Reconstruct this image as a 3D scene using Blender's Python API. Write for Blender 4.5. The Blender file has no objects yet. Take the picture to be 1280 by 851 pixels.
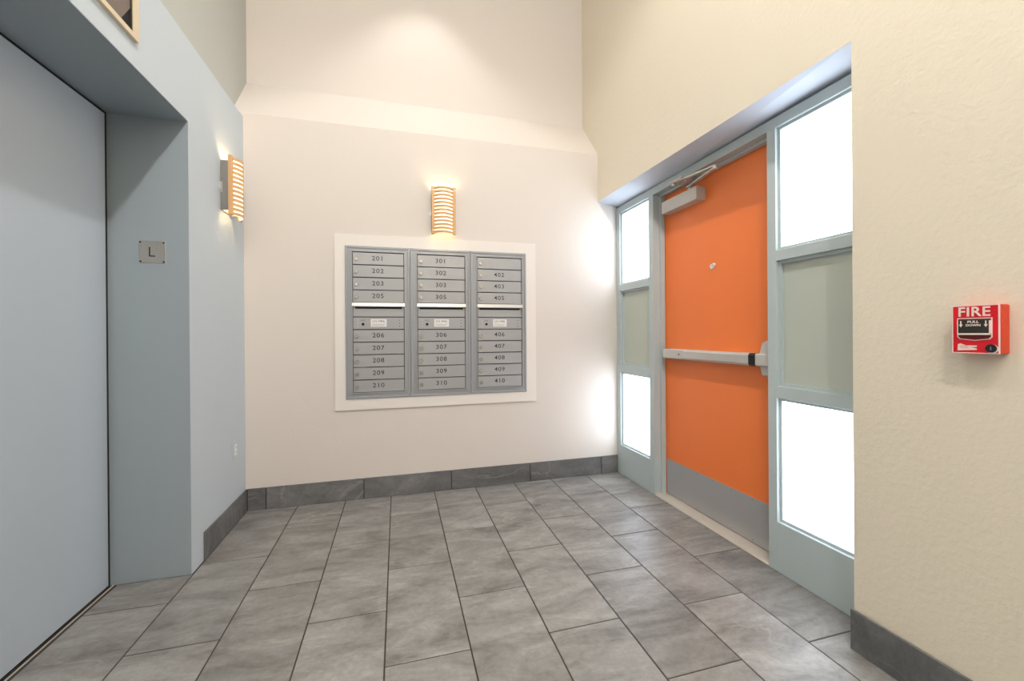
import bpy, bmesh, math, random
from mathutils import Vector, Matrix
random.seed(7)
scene = bpy.context.scene
COL = scene.collection
PI = math.pi

# ------------------------------------------------------------------ camera
H = 1.1611
cam_d = bpy.data.cameras.new('camera')
cam = bpy.data.objects.new('camera', cam_d)
COL.objects.link(cam)
cam_d.sensor_fit = 'HORIZONTAL'
cam_d.sensor_width = 36.0
cam_d.lens = 519.436 / 1280 * 36.0
cam_d.shift_y = -7.25 / 1280
cam_d.clip_start = 0.02
yaw, pitch, roll = 0.26842, -0.0015972, -0.0068493
fw = Vector((math.sin(yaw) * math.cos(pitch), math.cos(yaw) * math.cos(pitch), math.sin(pitch)))
rt = Vector((math.cos(yaw), -math.sin(yaw), 0))
up = rt.cross(fw)
r2 = rt * math.cos(roll) + up * math.sin(roll)
u2 = up * math.cos(roll) - rt * math.sin(roll)
cam.matrix_world = Matrix(((r2.x, u2.x, -fw.x, 0), (r2.y, u2.y, -fw.y, 0), (r2.z, u2.z, -fw.z, H), (0, 0, 0, 1)))
scene.camera = cam

# ------------------------------------------------------------------ world, lights, exposure
w = bpy.data.worlds.new('world')
scene.world = w
w.use_nodes = True
w.node_tree.nodes['Background'].inputs[0].default_value = (0.86, 0.93, 1.0, 1)
w.node_tree.nodes['Background'].inputs[1].default_value = 1.5
PANE = 4.6            # daylight behind the frosted panes


def spot(name, loc, watt, angle, blend, col, radius):
    d = bpy.data.lights.new(name, 'SPOT')
    d.energy = watt
    d.spot_size = math.radians(angle)
    d.spot_blend = blend
    d.color = col
    d.shadow_soft_size = radius
    o = bpy.data.objects.new(name, d)
    COL.objects.link(o)
    o.location = loc
    return o


WARM = (1.0, 0.968, 0.935)
spot('downlight', (0.20, 2.93, 4.27), 23.0, 90, 0.5, WARM, 0.05)
spot('downlight', (0.26, 1.25, 4.27), 54.0, 146, 0.4, WARM, 0.05)


def point_fill(name, loc, watt, col, radius):
    d = bpy.data.lights.new(name, 'POINT')
    d.energy = watt
    d.color = col
    d.shadow_soft_size = radius
    o = bpy.data.objects.new(name, d)
    COL.objects.link(o)
    o.location = loc
    return o


point_fill('fill_light', (0.26, -0.55, 4.20), 112.0, WARM, 0.06)  # unseen point light, added to brighten the upper walls and ceiling
point_fill('fill_light', (0.26, -2.10, 4.20), 60.0, WARM, 0.06)  # second added fill, out of view behind the first

vs = scene.view_settings
vs.view_transform = 'Standard'
vs.look = 'None'
vs.gamma = 1.0
vs.use_curve_mapping = False
vs.exposure = 0.31


# ------------------------------------------------------------------ materials
def lin(c):
    return tuple(((v / 255) / 12.92 if v / 255 <= 0.04045 else ((v / 255 + 0.055) / 1.055) ** 2.4) for v in c) + (1,)


class NT:
    def __init__(self, name):
        self.m = bpy.data.materials.new(name)
        self.m.use_nodes = True
        self.t = self.m.node_tree
        self.b = self.t.nodes['Principled BSDF']

    def n(self, typ, **kw):
        nd = self.t.nodes.new(typ)
        for k, v in kw.items():
            if k in nd.inputs.keys():
                nd.inputs[k].default_value = v
            else:
                setattr(nd, k, v)
        return nd

    def l(self, a, ao, b, bi):
        self.t.links.new(a.outputs[ao], b.inputs[bi])


def setp(b, col=None, rough=None, metal=None, spec=None):
    if col: b.inputs['Base Color'].default_value = col
    if rough is not None: b.inputs['Roughness'].default_value = rough
    if metal is not None: b.inputs['Metallic'].default_value = metal
    if spec is not None: b.inputs['Specular IOR Level'].default_value = spec


def plain(name, rgb, rough=0.5, metal=0.0, spec=0.5, bump=0.0, bscale=200, var=0.0, stretch=None):
    k = NT(name)
    setp(k.b, lin(rgb), rough, metal, spec)
    tc = k.n('ShaderNodeTexCoord')
    src, so = tc, 'Object'
    if stretch:
        mp = k.n('ShaderNodeMapping')
        mp.inputs['Scale'].default_value = stretch
        k.l(tc, 'Object', mp, 'Vector')
        src, so = mp, 'Vector'
    if bump:
        no = k.n('ShaderNodeTexNoise', Scale=bscale, Detail=3.0, Roughness=0.55)
        k.l(src, so, no, 'Vector')
        bp = k.n('ShaderNodeBump', Strength=bump, Distance=0.004)
        k.l(no, 'Fac', bp, 'Height')
        k.l(bp, 'Normal', k.b, 'Normal')
    if var:
        n2 = k.n('ShaderNodeTexNoise', Scale=bscale * 0.02 if not stretch else bscale, Detail=4.0)
        k.l(src, so, n2, 'Vector')
        mx = k.n('ShaderNodeMix', data_type='RGBA')
        c = lin(rgb)
        mx.inputs['A'].default_value = tuple(v * (1 - var) for v in c[:3]) + (1,)
        mx.inputs['B'].default_value = tuple(min(1, v * (1 + var)) for v in c[:3]) + (1,)
        k.l(n2, 'Fac', mx, 'Factor')
        k.l(mx, 'Result', k.b, 'Base Color')
    return k.m


def slate(name, dark, mid, light, rough, bump):
    k = NT(name)
    tc = k.n('ShaderNodeTexCoord')
    oi = k.n('ShaderNodeObjectInfo')
    cm = k.n('ShaderNodeCombineXYZ')
    mu = k.n('ShaderNodeMath', operation='MULTIPLY')
    mu.inputs[1].default_value = 37.0
    k.l(oi, 'Random', mu, 0)
    k.l(mu, 'Value', cm, 'X'); k.l(mu, 'Value', cm, 'Y'); k.l(mu, 'Value', cm, 'Z')
    ad = k.n('ShaderNodeVectorMath', operation='ADD')
    k.l(tc, 'Object', ad, 0); k.l(cm, 'Vector', ad, 1)
    # cloudy cleft layers
    n1 = k.n('ShaderNodeTexNoise', Scale=5.5, Detail=10.0, Roughness=0.68, Distortion=0.5)
    mp = k.n('ShaderNodeMapping')
    mp.inputs['Rotation'].default_value = (0, 0, 0.6)
    mp.inputs['Scale'].default_value = (0.55, 1.5, 1.0)
    k.l(ad, 'Vector', mp, 'Vector')
    k.l(mp, 'Vector', n1, 'Vector')
    rp = k.n('ShaderNodeValToRGB')
    e = rp.color_ramp.elements
    e[0].position = 0.30; e[0].color = lin(dark)
    e[1].position = 0.74; e[1].color = lin(light)
    q = e.new(0.50); q.color = lin(mid)
    k.l(n1, 'Fac', rp, 'Fac')
    # pale curved veins, one or two on a tile
    n2 = k.n('ShaderNodeTexNoise', Scale=2.6, Detail=5.0, Roughness=0.5, Distortion=0.6)
    k.l(mp, 'Vector', n2, 'Vector')
    s1 = k.n('ShaderNodeMath', operation='SUBTRACT'); s1.inputs[1].default_value = 0.46
    k.l(n2, 'Fac', s1, 0)
    a1 = k.n('ShaderNodeMath', operation='ABSOLUTE'); k.l(s1, 'Value', a1, 0)
    mr = k.n('ShaderNodeMapRange'); mr.inputs['From Min'].default_value = 0.0; mr.inputs['From Max'].default_value = 0.014
    mr.inputs['To Min'].default_value = 0.24; mr.inputs['To Max'].default_value = 0.0
    k.l(a1, 'Value', mr, 'Value')
    n3 = k.n('ShaderNodeTexNoise', Scale=3.0, Detail=2.0)
    k.l(ad, 'Vector', n3, 'Vector')
    m3 = k.n('ShaderNodeMath', operation='MULTIPLY'); k.l(mr, 'Result', m3, 0)
    r3 = k.n('ShaderNodeMapRange'); r3.inputs['From Min'].default_value = 0.45; r3.inputs['From Max'].default_value = 0.62
    k.l(n3, 'Fac', r3, 'Value'); k.l(r3, 'Result', m3, 1)
    mx = k.n('ShaderNodeMix', data_type='RGBA')
    mx.inputs['B'].default_value = lin((196, 190, 182))
    k.l(rp, 'Color', mx, 'A'); k.l(m3, 'Value', mx, 'Factor')
    # fine grain and tile-to-tile tone
    n4 = k.n('ShaderNodeTexNoise', Scale=46.0, Detail=6.0, Roughness=0.75)
    k.l(ad, 'Vector', n4, 'Vector')
    ra = k.n('ShaderNodeMapRange'); ra.inputs['To Min'].default_value = 0.62; ra.inputs['To Max'].default_value = 1.38
    k.l(n4, 'Fac', ra, 'Value')
    rb = k.n('ShaderNodeMapRange'); rb.inputs['To Min'].default_value = 0.89; rb.inputs['To Max'].default_value = 1.09
    k.l(oi, 'Random', rb, 'Value')
    mm = k.n('ShaderNodeMath', operation='MULTIPLY'); k.l(ra, 'Result', mm, 0); k.l(rb, 'Result', mm, 1)
    sc = k.n('ShaderNodeVectorMath', operation='SCALE')
    k.l(mx, 'Result', sc, 0); k.l(mm, 'Value', sc, 'Scale')
    k.l(sc, 'Vector', k.b, 'Base Color')
    rr = k.n('ShaderNodeMapRange'); rr.inputs['To Min'].default_value = rough + 0.12; rr.inputs['To Max'].default_value = rough - 0.1
    k.l(n1, 'Fac', rr, 'Value'); k.l(rr, 'Result', k.b, 'Roughness')
    b1 = k.n('ShaderNodeBump', Strength=bump, Distance=0.006)
    hm = k.n('ShaderNodeMath', operation='MULTIPLY_ADD'); hm.inputs[1].default_value = 0.12
    k.l(n4, 'Fac', hm, 0); k.l(n1, 'Fac', hm, 2)
    k.l(hm, 'Value', b1, 'Height'); k.l(b1, 'Normal', k.b, 'Normal')
    return k.m


def emit(name, rgb, strength, gloss=False):
    k = NT(name)
    setp(k.b, lin((225, 228, 230)), 0.35)
    k.b.inputs['Emission Color'].default_value = lin(rgb)
    k.b.inputs['Emission Strength'].default_value = strength
    return k.m


def wood(name, a, b):
    k = NT(name)
    setp(k.b, lin(a), 0.45)
    tc = k.n('ShaderNodeTexCoord')
    mp = k.n('ShaderNodeMapping'); mp.inputs['Scale'].default_value = (60, 60, 6)
    k.l(tc, 'Object', mp, 'Vector')
    no = k.n('ShaderNodeTexNoise', Scale=1.0, Detail=5.0, Distortion=0.8)
    k.l(mp, 'Vector', no, 'Vector')
    mx = k.n('ShaderNodeMix', data_type='RGBA')
    mx.inputs['A'].default_value = lin(a); mx.inputs['B'].default_value = lin(b)
    k.l(no, 'Fac', mx, 'Factor'); k.l(mx, 'Result', k.b, 'Base Color')
    return k.m


M = dict(
    cream=plain('cream_paint', (218, 210, 202), 0.75, bump=0.16, bscale=75),
    cream_r=plain('cream_rough_paint', (231, 220, 200), 0.75, bump=0.55, bscale=48),
    trimc=plain('cream_trim_paint', (230, 224, 217), 0.5, bump=0.04, bscale=60),
    blue=plain('pale_blue_paint', (192, 202, 209), 0.7, bump=0.12, bscale=75),
    blueup=plain('pale_grey_green_upper', (183, 186, 181), 0.7, bump=0.12, bscale=75),
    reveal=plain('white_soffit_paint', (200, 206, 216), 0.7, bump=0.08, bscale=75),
    white=plain('white_ceiling_paint', (246, 244, 240), 0.8, bump=0.1, bscale=75),
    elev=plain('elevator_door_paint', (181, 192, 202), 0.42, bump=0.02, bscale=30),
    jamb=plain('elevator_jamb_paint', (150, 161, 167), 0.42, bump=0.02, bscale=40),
    black=plain('black_gap', (14, 15, 17), 0.8),
    grout=plain('dark_grout', (62, 57, 52), 0.9, bump=0.2, bscale=300),
    slate=slate('slate_floor_tile', (98, 95, 92), (134, 132, 129), (163, 161, 158), 0.37, 0.4),
    slateb=slate('slate_base_tile', (84, 84, 84), (104, 104, 104), (130, 129, 128), 0.55, 0.3),
    frame=plain('grey_green_frame_paint', (186, 197, 198), 0.42, bump=0.03, bscale=60),
    panel=plain('grey_green_panel_paint', (192, 198, 186), 0.5, bump=0.03, bscale=60),
    orange=plain('orange_door_paint', (246, 128, 62), 0.40, bump=0.03, bscale=60, var=0.03),
    steel=plain('brushed_steel', (188, 188, 190), 0.42, 0.55, var=0.06, bscale=1.0, stretch=(4, 4, 260)),
    alum=plain('satin_aluminium', (212, 210, 206), 0.38, 0.6, bump=0.02, bscale=120),
    alumw=plain('silver_painted_casting', (205, 203, 198), 0.5, 0.25),
    mail=plain('grey_aluminium_powder', (156, 159, 162), 0.42, 0.3, bump=0.02, bscale=200),
    maild=plain('grey_aluminium_door', (166, 167, 168), 0.40, 0.3, bump=0.02, bscale=200),
    lip=plain('bright_aluminium', (204, 203, 201), 0.35, 0.6),
    ink=plain('engraved_dark', (46, 46, 46), 0.7),
    lock=plain('lock_chrome', (190, 187, 180), 0.25, 1.0),
    label=plain('label_paper', (226, 225, 222), 0.6),
    thr=plain('threshold_metal', (206, 198, 186), 0.45, 0.25, var=0.1, bscale=200),
    wood=wood('maple_wood', (218, 176, 126), (200, 152, 100)),
    box=plain('lamp_box_metal', (150, 148, 145), 0.35, 0.8),
    bulb=emit('bulb_glow', (255, 222, 170), 150.0000),
    diff=emit('lamp_diffuser_glow', (255, 230, 186), 1.25),
    pane=emit('frosted_daylit_glass', (228, 240, 255), PANE),
    red=plain('fire_red', (214, 14, 32), 0.35),
    red_lit=plain('fire_red_lit_tone', (214, 62, 20), 0.4),
    redd=plain('fire_dark_red', (110, 16, 18), 0.5),
    fwhite=plain('fire_white', (240, 222, 212), 0.5),
    hblack=plain('handle_black', (44, 40, 32), 0.4),
    rubber=plain('black_plastic', (22, 21, 24), 0.35),
    plate=plain('brushed_sign_plate', (196, 192, 184), 0.3, 0.9, var=0.12, bscale=1.0, stretch=(300, 4, 4)),
    white_p=plain('white_plastic', (236, 236, 234), 0.4),
    beige=plain('beige_frame_paint', (214, 198, 170), 0.5),
    brown=plain('brown_grey_lens', (112, 100, 92), 0.5),
)


# ------------------------------------------------------------------ mesh helpers
def box(bm, x0, x1, y0, y1, z0, z1, bev=0.0, seg=1):
    vs_ = [bm.verts.new((x, y, z)) for x in (x0, x1) for y in (y0, y1) for z in (z0, z1)]
    f = [(0, 1, 3, 2), (4, 6, 7, 5), (0, 4, 5, 1), (2, 3, 7, 6), (0, 2, 6, 4), (1, 5, 7, 3)]
    fs = [bm.faces.new([vs_[i] for i in q]) for q in f]
    bmesh.ops.recalc_face_normals(bm, faces=fs)
    if bev:
        es = list({e for q in fs for e in q.edges})
        bmesh.ops.bevel(bm, geom=es, offset=bev, segments=seg, affect='EDGES', profile=0.5)


def cyl(bm, c, axis, r, ln, seg=16, r2=None):
    """cylinder starting at c and running ln along axis"""
    a = Vector(axis).normalized()
    t = a.orthogonal().normalized()
    b = a.cross(t)
    r2 = r if r2 is None else r2
    c = Vector(c)
    A = [bm.verts.new(c + (t * math.cos(2 * PI * i / seg) + b * math.sin(2 * PI * i / seg)) * r) for i in range(seg)]
    B = [bm.verts.new(c + a * ln + (t * math.cos(2 * PI * i / seg) + b * math.sin(2 * PI * i / seg)) * r2) for i in range(seg)]
    fs = [bm.faces.new(A[::-1]), bm.faces.new(B)]
    for i in range(seg):
        j = (i + 1) % seg
        fs.append(bm.faces.new((A[i], A[j], B[j], B[i])))
    bmesh.ops.recalc_face_normals(bm, faces=fs)


def prism(bm, pts, axis, a0, a1):
    """polygon pts (2-D) extruded along 'x','y' or 'z'"""
    def P(p, a):
        return {'x': (a, p[0], p[1]), 'y': (p[0], a, p[1]), 'z': (p[0], p[1], a)}[axis]
    A = [bm.verts.new(P(p, a0)) for p in pts]
    B = [bm.verts.new(P(p, a1)) for p in pts]
    n = len(pts)
    fs = [bm.faces.new(A), bm.faces.new(B[::-1])]
    for i in range(n):
        fs.append(bm.faces.new((A[i], B[i], B[(i + 1) % n], A[(i + 1) % n])))
    bmesh.ops.recalc_face_normals(bm, faces=fs)


def bar(bm, a, b, wd, th, upv=(0, 0, 1)):
    """flat bar from a to b"""
    a, b = Vector(a), Vector(b)
    d = (b - a).normalized()
    s = d.cross(Vector(upv)).normalized() * wd / 2
    u = s.cross(d).normalized() * th / 2
    vs_ = [bm.verts.new(p + s * i + u * j) for p in (a, b) for i, j in ((-1, -1), (1, -1), (1, 1), (-1, 1))]
    fs = [bm.faces.new(vs_[:4][::-1]), bm.faces.new(vs_[4:])]
    for i in range(4):
        j = (i + 1) % 4
        fs.append(bm.faces.new((vs_[i], vs_[j], vs_[4 + j], vs_[4 + i])))
    bmesh.ops.recalc_face_normals(bm, faces=fs)


def link(name, me, parent=None, loc=None):
    o = bpy.data.objects.new(name, me)
    COL.objects.link(o)
    if parent: o.parent = parent
    if loc: o.location = loc
    return o


def obj(name, bm, m, parent=None, loc=None, smooth=False):
    me = bpy.data.meshes.new(name)
    bm.to_mesh(me)
    bm.free()
    me.materials.append(M[m])
    if smooth:
        for q in me.polygons: q.use_smooth = True
    return link(name, me, parent, loc)


def bobj(name, boxes, m, parent=None, bev=0.0, loc=None):
    bm = bmesh.new()
    for b in boxes: box(bm, *b, bev=bev)
    return obj(name, bm, m, parent, loc)


def tag(o, label, cat, group=None, kind=None):
    o['label'] = label
    o['category'] = cat
    if group: o['group'] = group
    if kind: o['kind'] = kind
    return o


def root(name, label, cat, loc, rz=0.0, group=None, kind=None):
    o = bpy.data.objects.new(name, None)
    o.empty_display_size = 0.05
    COL.objects.link(o)
    o.location = loc
    o.rotation_euler = (0, 0, rz)
    return tag(o, label, cat, group, kind)


def text(name, s, size, m, parent, x, y, z, wide=1.0, depth=0.0004, space=1.0, heavy=0.0):
    """text standing in the local XZ plane, facing -Y, centred at x,z"""
    c = bpy.data.curves.new(name, 'FONT')
    c.body = s
    c.size = size
    c.align_x = 'CENTER'
    c.align_y = 'CENTER'
    c.extrude = depth
    c.offset = heavy
    c.space_character = space
    c.resolution_u = 3
    t = bpy.data.objects.new(name, c)
    COL.objects.link(t)
    dg = bpy.context.evaluated_depsgraph_get()
    me = bpy.data.meshes.new_from_object(t.evaluated_get(dg))
    bpy.data.objects.remove(t)
    me.name = name
    me.materials.clear()
    me.materials.append(M[m])
    R = Matrix.Rotation(PI / 2, 4, 'X') @ Matrix.Diagonal((wide, 1, 1, 1))
    me.transform(R)
    return link(name, me, parent, (x, y, z))


# ------------------------------------------------------------------ room shell
XL, XLU, XE = -0.978, -1.044, -1.299      # left wall, its set-back top, elevator door
XR, XF, XD = 1.605, 1.77, 1.86            # right wall, door-frame face, door face
YB, YBU = 3.125, 3.415                    # back wall, its set-back top
YN, ZC = -3.0, 4.3
YE0, YE1, ZE = 1.235, 2.37, 2.207         # elevator opening
YO, ZS = 1.135, 2.237                     # entry recess: near jamb, soffit edge
BBH = 0.147


def struct(o, label, cat):
    return tag(o, label, cat, kind='structure')


bm = bmesh.new()
prism(bm, [(YB, -0.05), (YB + 0.6, -0.05), (YB + 0.6, ZC), (YBU, ZC), (YBU, 2.995), (YB, 2.64)], 'x', XE - 0.3, 2.2)
struct(obj('wall_back', bm, 'cream'), 'cream wall behind the mailboxes with a sloped ledge above', 'wall')

bm = bmesh.new()
box(bm, -1.6, XL, YE1 + 0.002, YB + 0.01, -0.05, 2.612)
box(bm, -1.6, XL, YN, YE0 - 0.002, -0.05, 2.612)
box(bm, -1.6, XL, YE0 - 0.002, YE1 + 0.002, ZE + 0.002, 2.612)
box(bm, -1.6, XLU, YN, YBU + 0.02, 2.612, ZC)
wl = obj('wall_left', bm, 'blue')
wl.data.materials.append(M['blueup'])
for q in wl.data.polygons:
    if q.center.z > 2.8: q.material_index = 1  # upper faces greyer and greener than the wall below
struct(wl, 'pale blue painted wall around the elevator opening', 'wall')

bm = bmesh.new()
box(bm, XR, 2.2, YN, YO, -0.05, ZC)
# header over the entry recess, its underside tapering to the frame head
v = [bm.verts.new(p) for p in ((XR, YO, 2.222), (XR, YB, 2.250), (1.90, YB, 2.194), (1.90, YO, 2.222),
                               (XR, YO, ZC), (XR, YBU, ZC), (1.90, YBU, ZC), (1.90, YO, ZC),
                               (XR, YBU, 2.250), (1.90, YBU, 2.194))]
fs = [bm.faces.new([v[i] for i in q]) for q in ((0, 1, 2, 3), (4, 7, 6, 5), (0, 4, 5, 8, 1), (3, 2, 9, 6, 7), (0, 3, 7, 4), (8, 5, 6, 9), (1, 8, 9, 2))]
bmesh.ops.recalc_face_normals(bm, faces=fs)
wr = obj('wall_right', bm, 'cream_r')
struct(wr, 'rough-textured cream wall around the recessed orange door', 'wall')
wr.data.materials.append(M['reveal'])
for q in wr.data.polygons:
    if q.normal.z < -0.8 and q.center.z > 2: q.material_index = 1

bm = bmesh.new()
box(bm, -1.6, 2.2, YN - 0.2, YN, -0.05, ZC)
struct(obj('wall_near', bm, 'cream'), 'plain cream end wall facing the mailboxes', 'wall')
bm = bmesh.new()
box(bm, -1.6, 2.2, YN - 0.2, YB + 0.6, ZC, ZC + 0.1)
struct(obj('ceiling', bm, 'white'), 'high white ceiling above the lobby', 'ceiling')

# ------------------------------------------------------------------ floor tiles
fl = bobj('floor', [(-1.6, 1.95, YN, YB, -0.06, -0.0022)], 'grout')
struct(fl, 'grey slate-look tiled lobby floor laid in running bond', 'floor')
TW, TL, TX0 = 0.306, 0.624, -0.971
G = 0.0027
tile_cache = {}


def tile_mesh(wx, ly):
    key = (round(wx, 4), round(ly, 4))
    if key not in tile_cache:
        bm = bmesh.new()
        a, b, c = wx / 2 - G, ly / 2 - G, 0.0014
        rings = [[(-a, -b, -0.009), (a, -b, -0.009), (a, b, -0.009), (-a, b, -0.009)],
                 [(-a, -b, -c), (a, -b, -c), (a, b, -c), (-a, b, -c)],
                 [(-a + c, -b + c, 0), (a - c, -b + c, 0), (a - c, b - c, 0), (-a + c, b - c, 0)]]
        R = [[bm.verts.new(p) for p in r] for r in rings]
        bm.faces.new(R[2])
        for i in range(2):
            for j in range(4):
                k = (j + 1) % 4
                bm.faces.new((R[i][j], R[i][k], R[i + 1][k], R[i + 1][j]))
        me = bpy.data.meshes.new('tile')
        bm.to_mesh(me); bm.free()
        me.materials.append(M['slate'])
        tile_cache[key] = me
    return tile_cache[key]


for k in range(-2, 10):
    x0, x1 = TX0 + TW * k, TX0 + TW * (k + 1)
    ya = 2.456 if k % 2 == 0 else 2.144
    for i in range(-3, 10):
        y1, y0 = ya - TL * (i - 1), ya - TL * i
        cx0, cx1, cy0, cy1 = x0, x1, y0, y1
        cy1 = min(cy1, YB); cy0 = max(cy0, YN)
        if k < 0:
            cx0 = max(cx0, XE + 0.014); cy0 = max(cy0, YE0); cy1 = min(cy1, YE1 - 0.001)
        if k >= 8:
            cx1 = min(cx1, XF + 0.004)
            if cy1 <= YO: cx1 = min(cx1, XR)
        if cx1 - cx0 < 0.01 or cy1 - cy0 < 0.01: continue
        t = link('tile', tile_mesh(cx1 - cx0, cy1 - cy0), fl, ((cx0 + cx1) / 2, (cy0 + cy1) / 2, random.uniform(-0.0004, 0.0003)))


# ------------------------------------------------------------------ baseboards of cut tile
def base_tile(parent, x0, x1, y0, y1, m='slateb'):
    bobj('tile', [(x0, x1, y0, y1, 0.001, BBH + random.uniform(-0.001, 0.001))], m, parent, bev=0.0012)


b = bobj('baseboard_back', [(XL, XF, YB - 0.004, YB, 0, BBH - 0.004)], 'ink')
struct(b, 'dark slate tile baseboard under the mailbox wall', 'baseboard')
xs = [XL + 0.011, -0.856, -0.238, 0.380, 0.998, 1.616, XF - 0.001]
for p, q in zip(xs, xs[1:]): base_tile(b, p + 0.0030, q - 0.0030, YB - 0.011, YB - 0.003)
b = bobj('baseboard_left', [(XL, XL + 0.004, 2.505, YB - 0.012, 0, BBH - 0.004)], 'ink')
struct(b, 'short slate tile baseboard on the pale blue wall', 'baseboard')
base_tile(b, XL + 0.003, XL + 0.010, 2.50, YB - 0.012)
b = bobj('baseboard_right', [(XR - 0.004, XR, YN, YO - 0.002, 0, BBH - 0.004)], 'ink')
struct(b, 'slate tile baseboard under the fire alarm wall', 'baseboard')
ys = [YO + 0.008, 0.54, -0.08, -0.70, -1.32, -1.94, -2.56, YN + 0.002]
for p, q in zip(ys, ys[1:]): base_tile(b, XR - 0.012, XR - 0.003, q + 0.0018, p - 0.0018)

# ------------------------------------------------------------------ elevator
e = root('trim_1', 'grey-blue painted steel lining of the elevator opening', 'door frame', (0, 0, 0), kind='structure')
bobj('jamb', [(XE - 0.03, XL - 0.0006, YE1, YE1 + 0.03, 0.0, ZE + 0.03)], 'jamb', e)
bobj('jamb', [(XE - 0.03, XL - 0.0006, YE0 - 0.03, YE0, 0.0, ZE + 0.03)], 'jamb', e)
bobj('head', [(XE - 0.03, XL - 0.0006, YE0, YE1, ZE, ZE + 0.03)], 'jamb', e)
bobj('painted_gap_shade', [(XE - 0.05, XE - 0.025, YE0, YE1, 0, ZE), (XE - 0.03, XE - 0.004, YE1 - 0.018, YE1 - 0.0005, 0, ZE), (XE - 0.03, XE - 0.004, YE0, YE1 - 0.018, ZE - 0.0125, ZE - 0.0005)], 'black', e)  # black strips stand in for the dark inside the door gaps
bobj('sill', [(XE + 0.007, XE + 0.012, YE0, YE1, -0.01, 0.001)], 'thr', e)
d = root('door_1', 'pale blue-grey flat sliding elevator door', 'elevator door', (XE, 0, 0), kind='structure')
bobj('door_panel', [(-0.02, 0.0, YE0 + 0.004, YE1 - 0.019, 0.009, ZE - 0.0135)], 'elev', d, bev=0.0015)

# floor-letter plate on the elevator jamb
s = root('elevator_sign', 'brushed steel plate with black letter L on the elevator jamb', 'sign', (-1.127, YE1, 1.564))
bobj('plate', [(-0.0525, 0.0525, -0.003, 0, -0.0525, 0.0525)], 'plate', s, bev=0.0008)
for sx in (-1, 1):
    for sz in (-1, 1):
        bm = bmesh.new(); cyl(bm, (sx * 0.047, -0.0028, sz * 0.046), (0, -1, 0), 0.0045, 0.0014, 12)
        obj('screw', bm, 'ink', s)
bobj('letter', [(-0.0125, -0.0075, -0.0042, -0.003, -0.022, 0.024), (-0.0075, 0.0125, -0.0042, -0.003, -0.022, -0.0165)], 'ink', s)

# cream-framed box above the elevator
s = root('elevator_lantern', 'cream-framed box with dark interior on the blue wall above elevator', 'elevator lantern', (XL, 1.78, 2.41), PI / 2)
fr = [(-0.17, 0.168, -0.014, 0, -0.107, -0.087), (-0.17, 0.168, -0.014, 0, 0.087, 0.107), (-0.17, -0.138, -0.014, 0, -0.087, 0.087), (0.134, 0.168, -0.014, 0, -0.087, 0.087)]
bobj('outer_frame', fr, 'beige', s)
bobj('inner_edge', [(-0.138, 0.134, -0.010, 0, -0.087, -0.081), (-0.138, 0.134, -0.010, 0, 0.081, 0.087), (-0.138, -0.133, -0.010, 0, -0.081, 0.081), (0.129, 0.134, -0.010, 0, -0.081, 0.081)], 'hblack', s)
bobj('dark_back', [(-0.133, 0.129, -0.002, -0.0005, -0.081, 0.081)], 'black', s)
bm = bmesh.new()
prism(bm, [(-0.133, -0.081), (0.072, -0.081), (0.129, 0.0), (0.129, 0.081), (-0.133, 0.081)], 'y', -0.005, -0.002)
obj('lens', bm, 'brown', s)

# small outlet plate low on the blue wall
s = root('wall_outlet', 'small white outlet with painted cover low on the blue wall', 'outlet', (XL, 2.935, 0.457), PI / 2)
bobj('cover_plate', [(-0.036, 0.036, -0.005, 0, -0.058, 0.058)], 'blue', s, bev=0.002)
bobj('receptacle', [(-0.017, 0.017, -0.008, -0.004, -0.034, 0.034)], 'white_p', s, bev=0.001)
for sz in (-0.016, 0.016):
    bobj('socket_slot', [(-0.007, -0.005, -0.0084, -0.0078, sz - 0.005, sz + 0.005), (0.005, 0.007, -0.0084, -0.0078, sz - 0.005, sz + 0.005)], 'ink', s)


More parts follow.
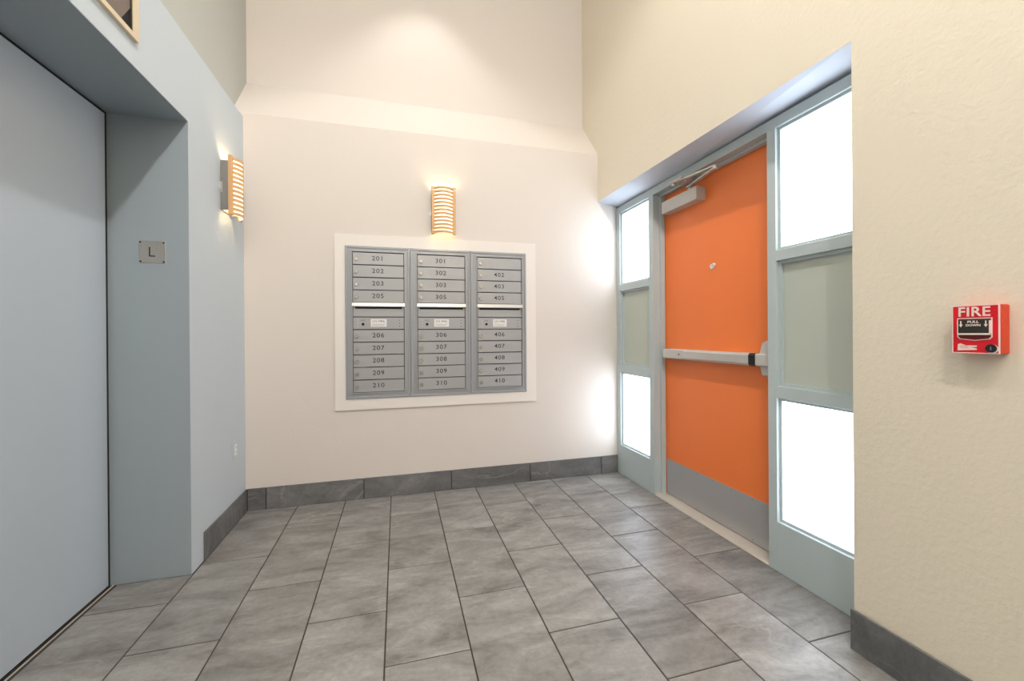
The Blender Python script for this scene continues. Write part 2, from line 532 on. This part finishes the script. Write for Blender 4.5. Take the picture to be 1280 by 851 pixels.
# ------------------------------------------------------------------ wall lamps
def wall_lamp(label, loc, rz):
    t = root('wall_lamp', label, 'wall lamp', loc, rz, 'slatted wooden wall lamps')
    hw, hh = 0.0875, 0.1725
    # open-topped metal back box: back and two cheeks
    bobj('back_box', [(-0.070, 0.070, -0.006, 0, -0.144, 0.144), (-0.072, -0.069, -0.043, 0, -0.144, 0.144), (0.069, 0.072, -0.043, 0, -0.144, 0.144)], 'box', t)
    bm = bmesh.new(); cyl(bm, (-0.060, -0.0005, -0.012), (0, -1, 0), 0.034, 0.008, 24); obj('wall_bracket', bm, 'alum', t)
    bobj('reflector', [(-0.066, 0.066, -0.009, -0.006, -0.140, 0.140)], 'white_p', t)
    for sx in (-1, 1):
        x0, x1 = sorted((sx * hw, sx * (hw - 0.021)))
        r = bobj('side_rail', [(x0, x1, -0.064, -0.043, -hh, hh)], 'wood', t, bev=0.002)
        for sz in (-1, 1):
            bm = bmesh.new(); cyl(bm, (sx * (hw - 0.0105), -0.0635, sz * 0.147), (0, -1, 0), 0.004, 0.002, 10)
            obj('screw', bm, 'lock', r)
    # bent slats between the rails
    n, bow, th = 13, 0.038, 0.004
    pitch_ = 2 * hh / n
    bm = bmesh.new()
    N = 12
    xs_ = [-(hw - 0.019) + 2 * (hw - 0.019) * i / N for i in range(N + 1)]
    yy = [-0.056 - bow * (1 - (x / (hw - 0.019)) ** 2) for x in xs_]
    hgt = 0.0162
    rows = []
    for i in range(N + 1):
        rows.append([bm.verts.new((xs_[i], yy[i] + dy, dz)) for dy, dz in ((0, -hgt / 2), (0, hgt / 2), (th, hgt / 2), (th, -hgt / 2))])
    for i in range(N):
        for j in range(4):
            k = (j + 1) % 4
            bm.faces.new((rows[i][j], rows[i + 1][j], rows[i + 1][k], rows[i][k]))
    bm.faces.new(rows[0]); bm.faces.new(rows[-1][::-1])
    bmesh.ops.recalc_face_normals(bm, faces=bm.faces[:])
    me = bpy.data.meshes.new('slat'); bm.to_mesh(me); bm.free(); me.materials.append(M['wood'])
    for i in range(n):
        link('slat', me, t, (0, 0, -hh + pitch_ * (i + 0.5)))
    # frosted sheet behind the slats
    bm = bmesh.new()
    A = [bm.verts.new((xs_[i], yy[i] + 0.0045, -hh + 0.004)) for i in range(N + 1)]
    B = [bm.verts.new((xs_[i], yy[i] + 0.0045, hh - 0.004)) for i in range(N + 1)]
    C = [bm.verts.new((xs_[i], yy[i] + 0.0065, -hh + 0.004)) for i in range(N + 1)]
    D = [bm.verts.new((xs_[i], yy[i] + 0.0065, hh - 0.004)) for i in range(N + 1)]
    for i in range(N):
        for P, Q in ((A, B), (D, C), (C, A), (B, D)):
            bm.faces.new((P[i], P[i + 1], Q[i + 1], Q[i]))
    bmesh.ops.recalc_face_normals(bm, faces=bm.faces[:])
    df = obj('diffuser', bm, 'diff', t, smooth=True)
    df['label'] = 'glowing frosted sheet behind the slats'
    bm = bmesh.new()
    cyl(bm, (0, -0.042, -0.085), (0, 0, 1), 0.012, 0.17, 14)
    bl = obj('bulb', bm, 'bulb', t)
    bl['label'] = 'glowing tubular bulb'
    bobj('lamp_holder', [(-0.014, 0.014, -0.054, -0.008, -0.105, -0.085)], 'white_p', t)
    return t


wall_lamp('slatted wooden wall lamp centred above the mailboxes on the cream wall', (0.331, YB, 2.068), 0)
wall_lamp('slatted wooden wall lamp on the pale blue wall beside the elevator', (XL, 2.823, 2.033), PI / 2)

# ------------------------------------------------------------------ mailboxes
t = bobj('trim_2', [(-0.421, -0.353, YB - 0.014, YB, 0.634, 1.871), (0.972, 1.052, YB - 0.014, YB, 0.634, 1.871),
                    (-0.353, 0.972, YB - 0.014, YB, 1.790, 1.871), (-0.353, 0.972, YB - 0.014, YB, 0.634, 0.710)], 'trimc')
struct(t, 'flat cream trim board framing the three mailbox units', 'trim')

ROW = 0.0888
ZT = 1.746
door_me = None


def mailbox(idx, numbers, label):
    global door_me
    x0 = -0.3525 + 0.4415 * idx
    W_ = 0.4415
    t = root('mailbox_unit', label, 'mailbox', (x0, YB, 0.711), 0, 'built-in mailbox units')
    oy, z0 = 0.0, 0.711

    def Z(z): return z - z0
    ox0 = (-0.301 + 0.4435 * idx) - x0          # door column
    ox1 = ox0 + 0.346
    top, bot = 1.789 - z0, 0.0
    dt, db = Z(ZT), Z(0.757)
    # outer flange, inner frame, thin bright bead round the doors
    f1 = 0.016
    bobj('outer_frame', [(0.001, f1, -0.022, 0, bot, top), (W_ - f1, W_ - 0.001, -0.022, 0, bot, top), (f1, W_ - f1, -0.022, 0, top - f1, top), (f1, W_ - f1, -0.022, 0, bot, bot + f1)], 'mail', t, bev=0.002)
    a = 0.010
    bobj('inner_frame', [(f1, ox0 - a, -0.017, 0, bot + f1, top - f1), (ox1 + a, W_ - f1, -0.017, 0, bot + f1, top - f1),
                         (ox0 - a, ox1 + a, -0.017, 0, dt + a, top - f1), (ox0 - a, ox1 + a, -0.017, 0, bot + f1, db - a)], 'mail', t)
    bobj('door_bead', [(ox0 - a, ox0 - 0.003, -0.026, 0, db - a, dt + a), (ox1 + 0.003, ox1 + a, -0.026, 0, db - a, dt + a),
                       (ox0 - 0.003, ox1 + 0.003, -0.026, 0, dt + 0.003, dt + a), (ox0 - 0.003, ox1 + 0.003, -0.026, 0, db - a, db - 0.003)], 'maild', t, bev=0.0012)
    bobj('back_panel', [(ox0 - 0.003, ox1 + 0.003, -0.008, 0, db - 0.003, dt + 0.003)], 'ink', t)
    if door_me is None:
        bm = bmesh.new()
        w, h = 0.346, ROW
        box(bm, 0.001, w - 0.001, -0.0215, -0.009, 0.0026, h - 0.003, bev=0.001)
        box(bm, 0.001, w - 0.001, -0.0245, -0.0215, 0.0026, 0.0075, bev=0.0008)      # rolled bottom edge
        door_me = bpy.data.meshes.new('door'); bm.to_mesh(door_me); bm.free(); door_me.materials.append(M['maild'])
        bm = bmesh.new()
        cyl(bm, (0, 0, 0), (0, -1, 0), 0.0125, 0.010, 20, 0.0115)
        box(bm, -0.0012, 0.0012, -0.0108, -0.0098, -0.006, 0.006)
        me = bpy.data.meshes.new('lock'); bm.to_mesh(me); bm.free(); me.materials.append(M['lock'])
        for q in me.polygons: q.use_smooth = False
        mailbox.lock = me

    def door(zbot, num):
        d = link('door', door_me, t, (ox0, 0, zbot))
        link('lock', mailbox.lock, d, (0.024, -0.0215, ROW * 0.44))
        if num: text('number', num, 0.045, 'ink', d, 0.168, -0.0217, ROW * 0.52, wide=1.12, space=1.12, heavy=0.0002)
        return d
    for i in range(4): door(Z(ZT) - ROW * (i + 1), numbers[i])
    zl = Z(ZT) - ROW * 4                            # under the 4th door
    bm = bmesh.new()
    prism(bm, [(-0.010, zl), (-0.034, zl - 0.002), (-0.038, zl - 0.026), (-0.034, zl - 0.030), (-0.010, zl - 0.030)], 'x', ox0 - 0.004, ox1 + 0.004)
    lp = obj('slot_hood', bm, 'lip', t)
    lp['label'] = 'bright metal hood over the letter slot'
    bobj('letter_slot', [(ox0 + 0.014, ox1 - 0.014, -0.0170, -0.009, zl - 0.044, zl - 0.029)], 'black', t)
    bobj('slot_panel', [(ox0 + 0.001, ox1 - 0.001, -0.0165, -0.008, zl - 0.100, zl - 0.030)], 'maild', t, bev=0.001)
    bobj('panel_rib', [(ox0 + 0.001, ox1 - 0.001, -0.019, -0.0165, zl - 0.099, zl - 0.0615)], 'maild', t, bev=0.001)
    zc = zl - 0.102 - ROW
    c = link('carrier_panel', door_me, t, (ox0, 0, zc))
    bm = bmesh.new(); cyl(bm, (0.066, -0.021, ROW * 0.42), (0, -1, 0), 0.0095, 0.004, 18); obj('keyhole', bm, 'black', c)
    text('lettering', 'U.S.', 0.015, 'ink', c, 0.066, -0.0217, ROW * 0.72, wide=1.3)
    lb = bobj('label_sticker', [(0.118, 0.226, -0.0223, -0.0214, ROW * 0.22, ROW * 0.84)], 'label', c)
    text('lettering', 'U.S. MAIL', 0.021, 'ink', c, 0.172, -0.0226, ROW * 0.66, wide=1.0)
    bobj('fine_print', [(0.126, 0.216, -0.0226, -0.0222, ROW * 0.40, ROW * 0.425), (0.126, 0.205, -0.0226, -0.0222, ROW * 0.30, ROW * 0.325)], 'box', c)
    for sx, mm in ((0.031, 'lip'), (0.315, 'ink')):
        for k in (0.25, 0.5, 0.75):
            bm = bmesh.new(); cyl(bm, (sx, -0.021, ROW * k), (0, -1, 0), 0.0032, 0.0013, 8); obj('rivet', bm, mm, c)
    for i in range(5): door(zc - ROW * (i + 1), numbers[4 + i])
    return t


mailbox(0, ['201', '202', '203', '205', '206', '207', '208', '209', '210'], 'left grey metal mailbox unit with doors numbered 201 to 210')
mailbox(1, ['301', '302', '303', '305', '306', '307', '308', '309', '310'], 'middle grey metal mailbox unit with doors numbered 301 to 310')
mailbox(2, ['', '402', '403', '405', '406', '407', '408', '409', '410'], 'right grey metal mailbox unit with doors numbered 402 to 410')

# ------------------------------------------------------------------ entry frame, sidelights
YJ1, YJ0 = 2.604, 1.652         # door opening
t = root('trim_3', 'grey-green painted metal frame around the orange door', 'door frame', (0, 0, 0), kind='structure')
HD = 2.152
bobj('head', [(XF, 1.905, YO, YB, HD, 2.203)], 'frame', t, bev=0.0015)
bobj('jamb', [(XF, 1.905, YJ1, 2.660, 0, HD)], 'frame', t, bev=0.0015)
bobj('jamb', [(XF, 1.905, 1.603, YJ0, 0, HD)], 'frame', t, bev=0.0015)
bobj('door_stop', [(1.822, 1.856, YJ1 - 0.016, YJ1, 0.012, HD)], 'frame', t, bev=0.001)
bobj('door_stop', [(1.822, 1.856, YJ0, YJ0 + 0.016, 0.012, HD)], 'frame', t, bev=0.001)
bobj('door_stop', [(1.822, 1.856, YJ0 + 0.016, YJ1 - 0.016, HD - 0.014, HD)], 'frame', t, bev=0.001)
bm = bmesh.new()
prism(bm, [(XF + 0.005, 0.0), (XF + 0.012, 0.009), (1.80, 0.012), (1.915, 0.012), (1.915, -0.02), (XF + 0.005, -0.02)], 'y', YJ0, YJ1)
me = obj('threshold', bm, 'thr', t)
me['label'] = 'pale metal threshold strip'


def sidelight(name, label, y0, y1, stile_far, stile_near):
    t = root(name, label, 'window', (0, 0, 0), kind='structure')
    z = [0.0, 0.242, 0.843, 0.900, 1.506, 1.558, HD]
    if stile_far: bobj('stile', [(XF, 1.905, y1 - 0.055, y1, 0, HD)], 'frame', t, bev=0.0015)
    if stile_near: bobj('stile', [(XF, 1.905, y0, y0 + 0.05, 0, HD)], 'frame', t, bev=0.0015)
    a = y0 + (0.05 if stile_near else 0)
    b = y1 - (0.055 if stile_far else 0)
    bobj('kick_panel', [(XF, 1.905, a, b, 0, z[1])], 'frame', t, bev=0.0015)
    bobj('rail', [(XF, 1.905, a, b, z[2], z[3])], 'frame', t, bev=0.0015)
    bobj('rail', [(XF, 1.905, a, b, z[4], z[5])], 'frame', t, bev=0.0015)
    for lo, hi, kind in ((z[1], z[2], 'pane'), (z[3], z[4], 'panel'), (z[5], z[6], 'pane')):
        x0, x1, g = XF + 0.016, XF + 0.040, 0.014
        bobj('glazing_bead', [(x0, x1, a, a + g, lo, hi), (x0, x1, b - g, b, lo, hi), (x0, x1, a + g, b - g, lo, lo + g), (x0, x1, a + g, b - g, hi - g, hi)], 'frame', t)
        if kind == 'pane':
            o = bobj('pane', [(XF + 0.032, XF + 0.040, a + 0.004, b - 0.004, lo + 0.004, hi - 0.004)], 'pane', t)
            o['label'] = 'bright frosted glass pane'
        else:
            bobj('panel', [(XF + 0.032, XF + 0.060, a + 0.002, b - 0.002, lo + 0.002, hi - 0.002)], 'panel', t)
    return t


sidelight('window_1', 'narrow far sidelight with two frosted panes between door and mailbox wall', 2.660, YB, True, False)
sidelight('window_2', 'wide near sidelight with two frosted panes between door and fire alarm wall', YO, 1.603, False, True)

# ------------------------------------------------------------------ orange door (local x runs from hinge towards the camera)
d = root('door_2', 'orange painted door with steel kick plate and push bar', 'door', (XD, 2.594, 0), -PI / 2, kind='structure')
DW = 0.932
bobj('leaf', [(0, DW, 0, 0.045, 0.016, 2.146)], 'orange', d, bev=0.001)
o = bobj('kick_plate', [(0.012, DW - 0.012, -0.002, 0, 0.0165, 0.262)], 'steel', d, bev=0.0005)
o['label'] = 'brushed steel kick plate'
for k in range(7):
    for zz in (0.03, 0.252):
        bm = bmesh.new(); cyl(bm, (0.03 + k * 0.1453, -0.0018, zz), (0, -1, 0), 0.003, 0.001, 8); obj('screw', bm, 'lock', o)
# door viewer
bm = bmesh.new()
cyl(bm, (0.469, 0, 1.566), (0, -1, 0), 0.017, 0.008, 20, 0.015)
vw = obj('door_viewer', bm, 'white_p', d)
bm = bmesh.new()
cyl(bm, (0.484, -0.001, 1.574), (0, -1, 0), 0.011, 0.007, 14)
obj('viewer_cover', bm, 'white_p', vw)
# closer
o = bobj('closer_body', [(0.062, 0.412, -0.070, 0, 1.992, 2.074)], 'alumw', d, bev=0.002)
o['label'] = 'silver door closer body'
bm = bmesh.new(); cyl(bm, (0.336, -0.052, 2.073), (0, 0, 1), 0.012, 0.022, 14); obj('pinion', bm, 'alum', o)
bm = bmesh.new(); bar(bm, (0.325, -0.060, 2.093), (0.618, -0.106, 2.103), 0.024, 0.008)
cyl(bm, (0.612, -0.105, 2.095), (0, 0, 1), 0.014, 0.018, 14)
obj('closer_arm', bm, 'alum', o)
bm = bmesh.new(); bar(bm, (0.622, -0.106, 2.113), (0.270, -0.130, 2.132), 0.022, 0.008)
obj('forearm', bm, 'alum', o)
bm = bmesh.new()
box(bm, 0.255, 0.37, -0.145, -0.060, 2.130, 2.140)
cyl(bm, (0.275, -0.130, 2.112), (0, 0, 1), 0.012, 0.026, 12)
cyl(bm, (0.33, -0.095, 2.122), (0, 0, 1), 0.006, 0.01, 10)
cyl(bm, (0.355, -0.095, 2.122), (0, 0, 1), 0.006, 0.01, 10)
box(bm, 0.255, 0.37, -0.092, -0.040, 2.138, 2.1515)
obj('arm_shoe', bm, 'alum', o)
# push bar
zc = 1.018


def rail_prof(y, hz, rr):
    return [(0, zc - hz), (y + rr, zc - hz), (y, zc - hz + rr), (y, zc + hz - rr), (y + rr, zc + hz), (0, zc + hz)]


bm = bmesh.new(); prism(bm, rail_prof(-0.060, 0.033, 0.006), 'x', 0.055, 0.272)
pb = obj('push_bar', bm, 'alumw', d); pb['label'] = 'silver push bar across the door'
bm = bmesh.new(); prism(bm, rail_prof(-0.050, 0.034, 0.004), 'x', 0.050, 0.0555); obj('end_plate', bm, 'ink', pb)
bm = bmesh.new(); prism(bm, rail_prof(-0.055, 0.031, 0.004), 'x', 0.272, 0.277); obj('seam', bm, 'ink', pb)
bm = bmesh.new(); prism(bm, rail_prof(-0.066, 0.033, 0.012), 'x', 0.277, 0.800); obj('touch_pad', bm, 'alum', pb)
bm = bmesh.new(); prism(bm, rail_prof(-0.068, 0.034, 0.010), 'x', 0.800, 0.838); obj('pad_end', bm, 'rubber', pb)
bm = bmesh.new(); prism(bm, rail_prof(-0.062, 0.033, 0.006), 'x', 0.838, 0.920); obj('latch_head', bm, 'alumw', pb)
bm = bmesh.new(); cyl(bm, (0.226, -0.059, zc), (0, -1, 0), 0.006, 0.002, 12); obj('dogging_screw', bm, 'ink', pb)
bm = bmesh.new()
A = [(0.852, 1.118), (0.925, 1.118), (0.925, 0.928), (0.852, 0.928), (0.832, 0.99), (0.832, 1.05)]
B = [(0.862, 1.106), (0.925, 1.106), (0.925, 0.940), (0.862, 0.940), (0.846, 0.99), (0.846, 1.05)]
va = [bm.verts.new((x, 0, z)) for x, z in A]; vb = [bm.verts.new((x, -0.040, z)) for x, z in B]
bm.faces.new(vb); bm.faces.new(va[::-1])
for i in range(6): bm.faces.new((va[i], va[(i + 1) % 6], vb[(i + 1) % 6], vb[i]))
bmesh.ops.recalc_face_normals(bm, faces=bm.faces[:])
obj('latch_cover', bm, 'alumw', pb)

# ------------------------------------------------------------------ fire alarm pull station
FW, FH = 0.101, 0.136
s = root('fire_alarm', 'red FIRE pull station with black handle on the cream wall', 'fire alarm', (XR, 0.7802, 1.0975), -PI / 2)
bobj('back_box', [(-FW / 2, FW / 2, -0.036, 0, 0, FH)], 'red_lit', s, bev=0.003)  # red body, its lit orange tone put into the colour


def U(u): return -FW / 2 + u * FW


def V(v_): return v_ * FH


bm = bmesh.new(); box(bm, -FW / 2, FW / 2, -0.041, -0.035, 0, FH, bev=0.0015)
fp = obj('face_plate', bm, 'red', s)
yb = -0.0414
e_ = 0.0024
bobj('border', [(U(0), U(1), yb, -0.0408, 0, e_), (U(0), U(1), yb, -0.0408, FH - e_, FH), (U(0), U(0) + e_, yb, -0.0408, e_, FH - e_), (U(1) - e_ * 1.6, U(1), yb, -0.0408, e_, FH - e_)], 'fwhite', fp)
text('lettering', 'FIRE', 0.037, 'fwhite', s, U(0.47), -0.0416, V(0.855), wide=0.98, space=1.06, heavy=0.0007)
# recess with a pointed lower edge
rec = [(U(0.12), V(0.735)), (U(0.85), V(0.735)), (U(0.85), V(0.34)), (U(0.80), V(0.295)), (U(0.5), V(0.265)), (U(0.17), V(0.295)), (U(0.12), V(0.34))]
bm = bmesh.new(); prism(bm, rec, 'y', -0.0420, -0.0405); obj('recess_outline', bm, 'fwhite', fp)
cx, cz = U(0.485), V(0.50)
rin = [(cx + (x - cx) * 0.93, cz + (z - cz) * 0.93) for x, z in rec]
bm = bmesh.new(); prism(bm, rin, 'y', -0.0424, -0.0405); obj('recess', bm, 'redd', fp)
hd = bobj('handle', [(U(0.155), U(0.815), -0.0470, -0.042, V(0.415), V(0.70))], 'hblack', s, bev=0.001)
bobj('handle_edge', [(U(0.15), U(0.82), -0.0485, -0.042, V(0.385), V(0.42)), (U(0.145), U(0.165), -0.0476, -0.042, V(0.42), V(0.68)), (U(0.805), U(0.825), -0.0476, -0.042, V(0.42), V(0.68))], 'fwhite', hd)
text('lettering', 'PULL', 0.0090, 'fwhite', hd, U(0.485), -0.0474, V(0.652), wide=1.25, heavy=0.0002)
text('lettering', 'DOWN', 0.0085, 'fwhite', hd, U(0.485), -0.0474, V(0.583), wide=1.1, heavy=0.0002)
for u in (0.225, 0.745):
    bm = bmesh.new()
    prism(bm, [(U(u) - 0.0013, V(0.675)), (U(u) + 0.0013, V(0.675)), (U(u) + 0.0013, V(0.60)), (U(u) + 0.0042, V(0.60)), (U(u), V(0.545)), (U(u) - 0.0042, V(0.60)), (U(u) - 0.0013, V(0.60))], 'y', -0.0476, -0.0468)
    obj('arrow', bm, 'fwhite', hd)
bm = bmesh.new()
prism(bm, [(U(0.12), V(0.055)), (U(0.13), V(0.19)), (U(0.19), V(0.205)), (U(0.30), V(0.165)), (U(0.53), V(0.165)), (U(0.53), V(0.135)), (U(0.40), V(0.13)), (U(0.53), V(0.105)), (U(0.53), V(0.075)), (U(0.32), V(0.065))], 'y', -0.0416, -0.0408)
ic = obj('hand_symbol', bm, 'fwhite', fp)
bobj('symbol_line', [(U(0.18), U(0.36), -0.0419, -0.0414, V(0.115), V(0.123)), (U(0.18), U(0.34), -0.0419, -0.0414, V(0.148), V(0.156))], 'red', ic)
bm = bmesh.new(); cyl(bm, (U(0.845), -0.0408, V(0.10)), (0, -1, 0), 0.0122, 0.0010, 22); obj('lock_ring', bm, 'fwhite', s)
bm = bmesh.new(); cyl(bm, (U(0.825), -0.0410, V(0.112)), (0, -1, 0), 0.0115, 0.0030, 22); lk = obj('lock', bm, 'rubber', s)
bobj('key_slot', [(U(0.825) - 0.001, U(0.825) + 0.001, -0.0444, -0.0438, V(0.112) - 0.005, V(0.112) + 0.005)], 'box', lk)
